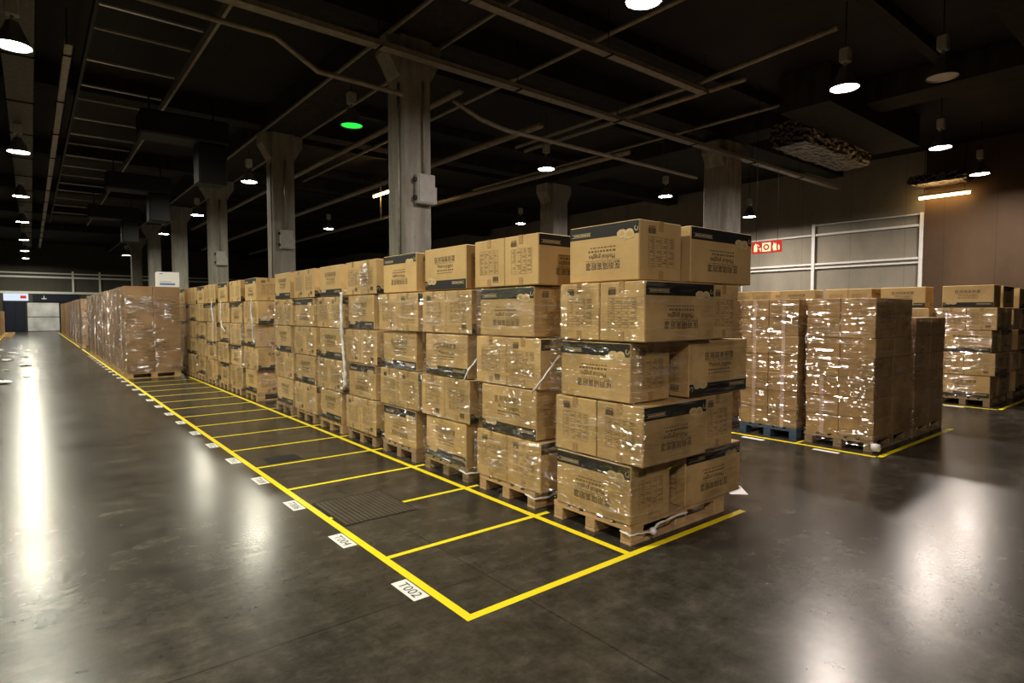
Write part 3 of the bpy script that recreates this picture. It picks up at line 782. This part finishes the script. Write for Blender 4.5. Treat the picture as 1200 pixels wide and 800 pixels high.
for z, h in ((.05, .05), (.13, .012), (.33, .02)): mbx.box(-.2, .2 - z, -.1822, -.1806, z, z + h)
mbx.build('blue_print', simple('blue_print', (.12, .22, .5), .5), wb)
tag(wb, 'white box with blue print standing on top of the tall cartons', 'box')

# scraps of film left on the aisle
for k in range(14):
    px = -2.9 + .47 * (k % 3) + rnd.uniform(-.05, .05); py = 14 + k * 1.5 + rnd.uniform(-.2, .2)
    s = rnd.uniform(.06, .16); mb = MB(); n = 9; vs = []; 
    for j in range(6):
        for i in range(n):
            a = 2 * math.pi * i / n; r = s * math.sin(math.pi * (j + .3) / 6.2) * rnd.uniform(.55, 1.3)
            vs.append((r * math.cos(a) * 1.3, r * math.sin(a), max(.001, s * .45 * (1 - math.cos(math.pi * j / 5)) / 2 * rnd.uniform(.7, 1.2))))
    fs = [(j * n + i, j * n + (i + 1) % n, (j + 1) * n + (i + 1) % n, (j + 1) * n + i) for j in range(5) for i in range(n)]
    mb.add(vs, fs); tag(mb.build('film_scrap', M['rope'], None, (px, py, 0), rnd.uniform(0, 6)), 'crumpled scrap of white film lying in the aisle', 'scrap', 'film scraps in the aisle')

# ------------------------------------------------------------------ ceiling lamps
def lamp_parts():
    sh = MB().lathe([(.05, .42), (.09, .40), (.13, .30), (.20, .14), (.265, .0), (.27, -.015), (.262, -.012), (.19, .135), (.12, .29), (.0, .31)], 0, 24).mesh('shade', [M['alu']])
    bx = MB().box(-.10, .10, -.09, .09, .50, .78, 0, .02).tube([(0, 0, .40), (0, 0, .51)], .03, 0, 10).mesh('ballast_box', [M['greybox']])
    ds = MB().disc(.25, .006, 0, 20, True)
    return sh, bx, ds
SHD, BAL, DSC = lamp_parts()
DISC = {k: DSC.mesh('lamp_face', [M[k]]) for k in ('lampA', 'lampB', 'lampC', 'off')}
def lamp(x, y, z, kind, label):
    o = empty('ceiling_lamp', (x, y, z))
    sh = place('shade', SHD, o); ba = place('ballast_box', BAL, o); place('lamp_face', DISC[kind], sh)
    MB().tube([(0, 0, .78), (0, 0, 7.9 - z)], .012, 0, 6).build('hanger', M['dark'], ba)
    return tag(o, label, 'lamp', 'high bay ceiling lamps')
A = 'round high bay lamp over the aisle, '
for k, (x, y) in enumerate(((-1.9, 10.78), (-1.93, 19.39), (-1.96, 27.66), (-1.98, 36.06), (-1.98, 45.44), (-1.98, 53.8), (-1.98, 61.5))):
    lamp(x, y, 6.2, 'lampA', A + ORD[k + 1] + ' of its line in view')
for y in (2.3, 10.8, 19.4, -6.2): lamp(-8.3, y, 6.2, 'lampA' if y > 0 else 'lampB', 'added unseen high bay lamp over the side floor beyond the aisle, %d m along' % (y + 8))  # unseen lamps added along the grid for film highlights and brighter aisle faces
lamp(-1.9, 2.3, 6.2, 'lampA', A + 'above the empty floor just out of view')
lamp(-1.9, -6.2, 6.2, 'lampB', A + 'behind the viewer')
lamp(4.39, 11.23, 6.2, 'lampC', 'high bay lamp glowing green beside the first grey column')
for (x, y, w) in ((4.23, 19.34, 'between the second and third grey columns'), (4.36, 28.26, 'between the third and fourth grey columns'), (4.30, 36.76, 'beyond the fourth grey column'), (4.2, 53.1, 'far down the hall near the end wall rails')):
    lamp(x, y, 6.2, 'lampA', 'high bay lamp shining white ' + w)
for (x, y, w) in ((5.26, 3.08, 'at the top edge above the first pallets'), (11.12, 2.68, 'large and bright over the open floor'), (17.79, 2.87, 'above the wall-side cartons'), (22.5, 3.07, 'beside the orange tube near the side wall'),
                  (11.0, 11.5, 'above the second and third pallets'), (17.58, 11.83, 'above the first pallet, before the dark column'), (22.5, 11.1, 'just above the red sign'), (17.73, 20.83, 'low between the concrete columns'), (10.85, 28.77, 'small, seen past the second grey column')):
    lamp(x, y, 5.81 if y == 11.1 else 6.2, 'lampB', 'high bay lamp ' + w)
lamp(12.13, 1.3, 6.25, 'off', 'unlit high bay lamp beside the bright one over open floor')
lamp(20.3, .9, 6.3, 'off', 'unlit high bay lamp near the brown wall')

def tube_lamp(x, y, z, ln, label, top=7.95):
    o = empty('ceiling_tube_lamp', (x, y, z))
    MB().tube([(0, -ln / 2, 0), (0, ln / 2, 0)], .045, 0, 12).build('tube', M['tube'], o)
    MB().box(-.06, .06, -ln / 2 - .05, ln / 2 + .05, .06, .12).build('housing', M['greybox'], o)
    for s in (-.4, .4): MB().tube([(0, s * ln, .12), (0, s * ln, top - z)], .01, 0, 6).build('hanger', M['dark'], o)
    return tag(o, label, 'tube lamp')
tube_lamp(25.1, 4.75, 6.08, 1.6, 'glowing orange tube lamp high on the brown side wall')
tube_lamp(10, 20.4, 6.72, 2.3, 'orange tube lamp half covered by the first grey column', 7.7)
o = empty('hanging_guard_frame', (10, 20.4, 5.8)); 
for yy in (-1.1, -.1, 1.1): MB().tube([(0.3, yy, 0), (0.3, yy, 1.8)], .035, 0, 6).build('upright', M['galv'], o)
MB().box(.26, .34, -1.4, 1.4, -.06, 0).build('crossbar', M['galv'], o)
tag(o, 'steel guard frame hanging under the half covered orange tube', 'frame')

# ------------------------------------------------------------------ column fittings
def junction(x, y, z, w, h, label, pipe_to):
    o = empty('wall_mounted_junction_box', (x, y, z))
    MB().box(-w / 2, w / 2, -.16, 0, -h / 2, h / 2, 0, .012).build('housing', M['greybox'], o)
    cv = MB().box(-w / 2 + .03, w / 2 - .03, -.175, -.161, -h / 2 + .03, h / 2 - .03, 0, .004).build('cover', M['greybox'], o)
    for s in (-.3, .3): MB().box(-w / 2 - .05, -w / 2 - .001, -.12, -.04, s * h - .04, s * h + .04).build('hinge', M['dark'], cv)
    MB().box(w / 2 + .001, w / 2 + .05, -.14, -.02, -h * .45, h * .1).build('side_box', M['greybox'], o)
    MB().tube([(0, -.05, h / 2), (0, -.05, pipe_to - z)], .03, 0, 8).build('conduit', M['galv'], o)
    return tag(o, label, 'junction box')
junction(4.72, 8.455, 4.25, .42, .62, 'grey junction box with conduit on the first grey column', 6.5)
junction(4.62, 16.855, 4.0, .40, .6, 'grey junction box with conduit on the second grey column', 6.5)
junction(4.62, 25.255, 4.0, .40, .6, 'grey junction box with conduit on the third grey column', 6.5)
for y in (8.8, 17.2):
    o = MB().tube([(4.235, y - .2, 2.2), (4.235, y - .2, 6.4)], .022, 0, 8).build('wall_mounted_pipe', M['galv'])
    tag(o, 'thin steel pipe running up the aisle face of the %s grey column' % ('first' if y < 10 else 'second'), 'pipe')

# ------------------------------------------------------------------ trays, pipes, ducts under the ceiling
def tray(pts, w, h, label, name='ceiling_cable_tray', mat='galv', hang=3.5):
    a, b = Vector(pts[0]), Vector(pts[1]); d = (b - a); ln = d.length; u = d.normalized(); s = Vector((-u.y, u.x, 0))
    o = empty(name, (0, 0, 0)); mb = MB()
    def slab(o0, o1, z0, z1):
        vs = []
        for p in (a, b):
            for off in (o0, o1):
                for z in (z0, z1): q = p + s * off; vs.append((q.x, q.y, q.z + z))
        mb.add(vs, [(0, 1, 3, 2), (4, 6, 7, 5), (0, 2, 6, 4), (1, 5, 7, 3), (0, 4, 5, 1), (2, 3, 7, 6)])
    slab(-w / 2, w / 2, 0, .012); slab(-w / 2, -w / 2 + .012, 0, h); slab(w / 2 - .012, w / 2, 0, h)
    mb.build('tray', M[mat], o)
    n = int(ln / hang)
    for k in range(n + 1):
        p = a + u * (k * hang + .6)
        if (p - a).length > ln: break
        MB().tube([(p.x, p.y, p.z + h), (p.x, p.y, 7.95)], .012, 0, 6).build('hanger', M['dark'], o)
        q0, q1 = p - s * (w / 2 + .02), p + s * (w / 2 + .02)
        MB().tube([(q0.x, q0.y, p.z - .012), (q1.x, q1.y, p.z - .012)], .02, 0, 6).build('bracket', M['dark'], o)
    return tag(o, label, 'cable tray')
tray([(-4, 8.12, 6.8), (24.5, 8.32, 6.8)], .26, .09, 'long steel cable tray crossing in front of the first grey column')
tray([(3.6, 5.95, 7.0), (11.2, 5.95, 7.0)], .22, .09, 'shorter steel cable tray crossing the ceiling above the first pallets')
tray([(-1.85, 9.5, 7.0), (-1.85, 60, 7.0)], .55, .1, 'wide cable tray running along the aisle above the lamps', mat='traydark')
tray([(-1.05, 12.4, 7.0), (-1.05, 60, 7.0)], .16, .1, 'narrow cable tray beside the wide one over the aisle')
def pipe(pts, r, label, mat='galv'):
    o = MB().tube(pts, r, 0, 8).build('ceiling_pipe', M[mat]); return tag(o, label, 'pipe')
pipe([(-2, 8.75 - .8, 6.35), (1.55, 7.95, 6.35), (2.3, 7.95, 5.95), (4.0, 8.0, 5.95)], .05, 'bent steel pipe below the long tray, beside the green lamp')
pipe([(5.2, 8.0, 6.1), (5.9, 8.0, 5.85), (6.6, 8.0, 5.75), (14, 8.05, 5.75)], .05, 'bent steel pipe continuing past the first grey column')
pipe([(10.55, 2.6, 7.2), (10.9, 6.0, 7.2), (11.0, 13, 7.2)], .06, 'steel pipe running along the ceiling over the open floor')
pipe([(11.4, 5.0, 7.15), (11.4, 13, 7.15)], .07, 'second steel pipe beside the one over the open floor')
pipe([(14.2, 4.0, 7.3), (14.2, 20, 7.3)], .05, 'thin steel pipe farther along the ceiling toward the dark column')
pipe([(7.8, 2.0, 7.5), (7.8, 24, 7.5)], .05, 'thin dark pipe along the ceiling behind the top lamp')
pipe([(6.4, 9.5, 7.0), (6.4, 40, 7.0)], .08, 'long pipe along the ceiling behind the first grey column')
pipe([(9.0, 9.5, 6.7), (9.0, 50, 6.7)], .1, 'thick pipe along the ceiling above the second pallet')
pipe([(12.6, 9.5, 6.6), (12.6, 50, 6.6)], .1, 'thick pipe along the ceiling before the dark columns')
# hanging bars across the ceiling panel over the bays
for k in range(16):
    y = [11.2, 12.4, 14.35, 16.3, 17.55, 19.6, 21.6, 23.0, 25.0, 27.0, 29, 31, 33, 35.5, 38, 41][k]
    o = MB().box(-.63, 1.15, y - .035, y + .035, 7.46, 7.5).build('hanging_ceiling_bar', M['steel' if k % 3 != 1 else 'galv'])
    tag(o, 'thin steel bar under the dark ceiling over the bays, %s from the front' % ORD[k + 1], 'ceiling bar', 'ceiling bars over the bays')
o = MB().box(-.72, -.66, 9, 45, 7.3, 7.5).build('hanging_ceiling_rail', M['dark']); tag(o, 'dark ceiling rail carrying the inner ends of the thin bars', 'rail')
o = MB().box(1.2, 1.26, 9, 45, 7.3, 7.5).build('hanging_ceiling_rail', M['galv']); tag(o, 'pale ceiling rail along the outer ends of the thin bars', 'rail')
for k, y in enumerate((15.2, 23.6, 32)):
    o = empty('ceiling_vent_duct', (0, y, 0))
    MB().box(.45, 2.5, -.45, .45, 6.15, 6.75, 0, .05).build('duct_box', M['dark'], o)
    MB().box(1.75, 2.45, -.35, .35, 5.1, 6.148, 0, .04).build('drop_duct', M['dark'], o)
    for px_ in (.7, 2.2): MB().tube([(px_, 0, 6.75), (px_, 0, 7.45)], .02, 0, 6).build('hanger', M['dark'], o)
    tag(o, 'black ventilation duct with a drop outlet under the ceiling, %s from the front' % ORD[k + 1], 'duct', 'black drop ducts')
# foil duct
def foil(pts_x, y0, y1, z0, z1, label):
    mb = MB(); n = 26; m = 16; vs = []
    for k in range(n + 1):
        x = pts_x[0] + (pts_x[1] - pts_x[0]) * k / n
        for j in range(m):
            a = 2 * math.pi * j / m; c, s_ = math.cos(a), math.sin(a)
            q = max(abs(c), abs(s_)); q = .35 + .65 / q if q else 1
            d = 1 + .12 * noise.noise(Vector((x * 3, c * 2.3, s_ * 2.3)))
            vs.append((x, (y0 + y1) / 2 + (y1 - y0) / 2 * c * q * d, (z0 + z1) / 2 + (z1 - z0) / 2 * s_ * q * d))
    fs = [(k * m + j, k * m + (j + 1) % m, (k + 1) * m + (j + 1) % m, (k + 1) * m + j) for k in range(n) for j in range(m)] + [tuple(range(m)), tuple(n * m + j for j in range(m))[::-1]]
    mb.add(vs, fs); o = mb.build('ceiling_duct', M['foil']); return tag(o, label, 'duct')
foil((15.6, 20.2), 5.5, 6.6, 6.55, 7.3, 'crumpled foil-wrapped duct under the ceiling beside the long tray')
foil((23.9, 25.1), 3.9, 5.6, 6.42, 6.75, 'foil duct end lit warm above the orange tube by the wall')
o = MB().box(14.0, 20.5, 4.2, 5.5, 7.0, 7.98).build('ceiling_duct', M['darkconc']); tag(o, 'wide dark ceiling duct above the open floor lamp', 'duct')

# fire-safety sign
o = empty('hanging_fire_sign', (14, 5.78, 3.47))
MB().box(-.02, .02, -.42, .42, -.16, .16).build('panel', M['red'], o)
mb = MB(); e = -.0225
def sq(y0, y1, z0, z1): mb.quad((e, y1, z0), (e, y0, z0), (e, y0, z1), (e, y1, z1))
# reading from the aisle, larger y is on the viewer's left hand
def pg(pts): mb.add([(e, y, z) for y, z in pts], [tuple(range(len(pts)))])
pg([(.36, -.11), (.36, .04), (.345, .075), (.325, .09), (.325, .115), (.295, .115), (.295, .09), (.275, .075), (.26, .04), (.26, -.11)][::-1])
pg([(.285, .10), (.22, .075), (.20, .03), (.215, .025), (.235, .06), (.285, .08)]); pg([(.235, -.03), (.195, -.015), (.195, -.06)]); sq(.15, .18, -.11, -.01)
sq(-.13, .12, -.12, .12)
pg([(-.20, -.11), (-.175, .0), (-.20, .06), (-.21, .12), (-.25, .06), (-.27, .10), (-.29, .03), (-.285, -.04), (-.30, -.11)])
pg([(-.34, -.10), (-.325, -.02), (-.345, .06), (-.375, .0), (-.375, -.10)])
mb.build('pictograms', M['sigw'], o)
mb = MB(); n = 18
for k in range(n):
    a0, a1 = 2 * math.pi * k / n, 2 * math.pi * (k + 1) / n
    mb.quad(*[(e - .002, r * math.cos(a), r * math.sin(a)) for r, a in ((.085, a0), (.085, a1), (.045, a1), (.045, a0))])
mb.build('hose_ring', M['red'], o)
for yy in (-.3, .3): MB().tube([(0, yy, .16), (0, yy, 4.5)], .006, 0, 6).build('hanger', M['dark'], o)
tag(o, 'red lit fire equipment sign with cream pictograms hanging before the wall rails', 'sign')

# ------------------------------------------------------------------ world, camera
w = bpy.data.worlds.new('World'); SC.world = w; w.use_nodes = True
bg = w.node_tree.nodes.get('Background') or w.node_tree.nodes.new('ShaderNodeBackground')
bg.inputs[0].default_value = (.5, .5, .55, 1); bg.inputs[1].default_value = .002
cam = bpy.data.cameras.new('Camera'); co = bpy.data.objects.new('Camera', cam); COL.objects.link(co)
cam.sensor_width = 36; cam.lens = 20.893; cam.clip_end = 300
co.location = (-1.8079, -2.6044, 1.6578)
co.rotation_euler = (R(90) - .0478, 0, -.6806)
SC.camera = co
SC.view_settings.view_transform = 'Standard'; SC.view_settings.look = 'None'; SC.view_settings.gamma = 1
SC.view_settings.exposure = 0.15; SC.view_settings.use_curve_mapping = False
SC.cycles.use_denoising = True
SC.cycles.use_adaptive_sampling = False
SC.cycles.sample_clamp_indirect = 6
SC.cycles.transparent_max_bounces = 12
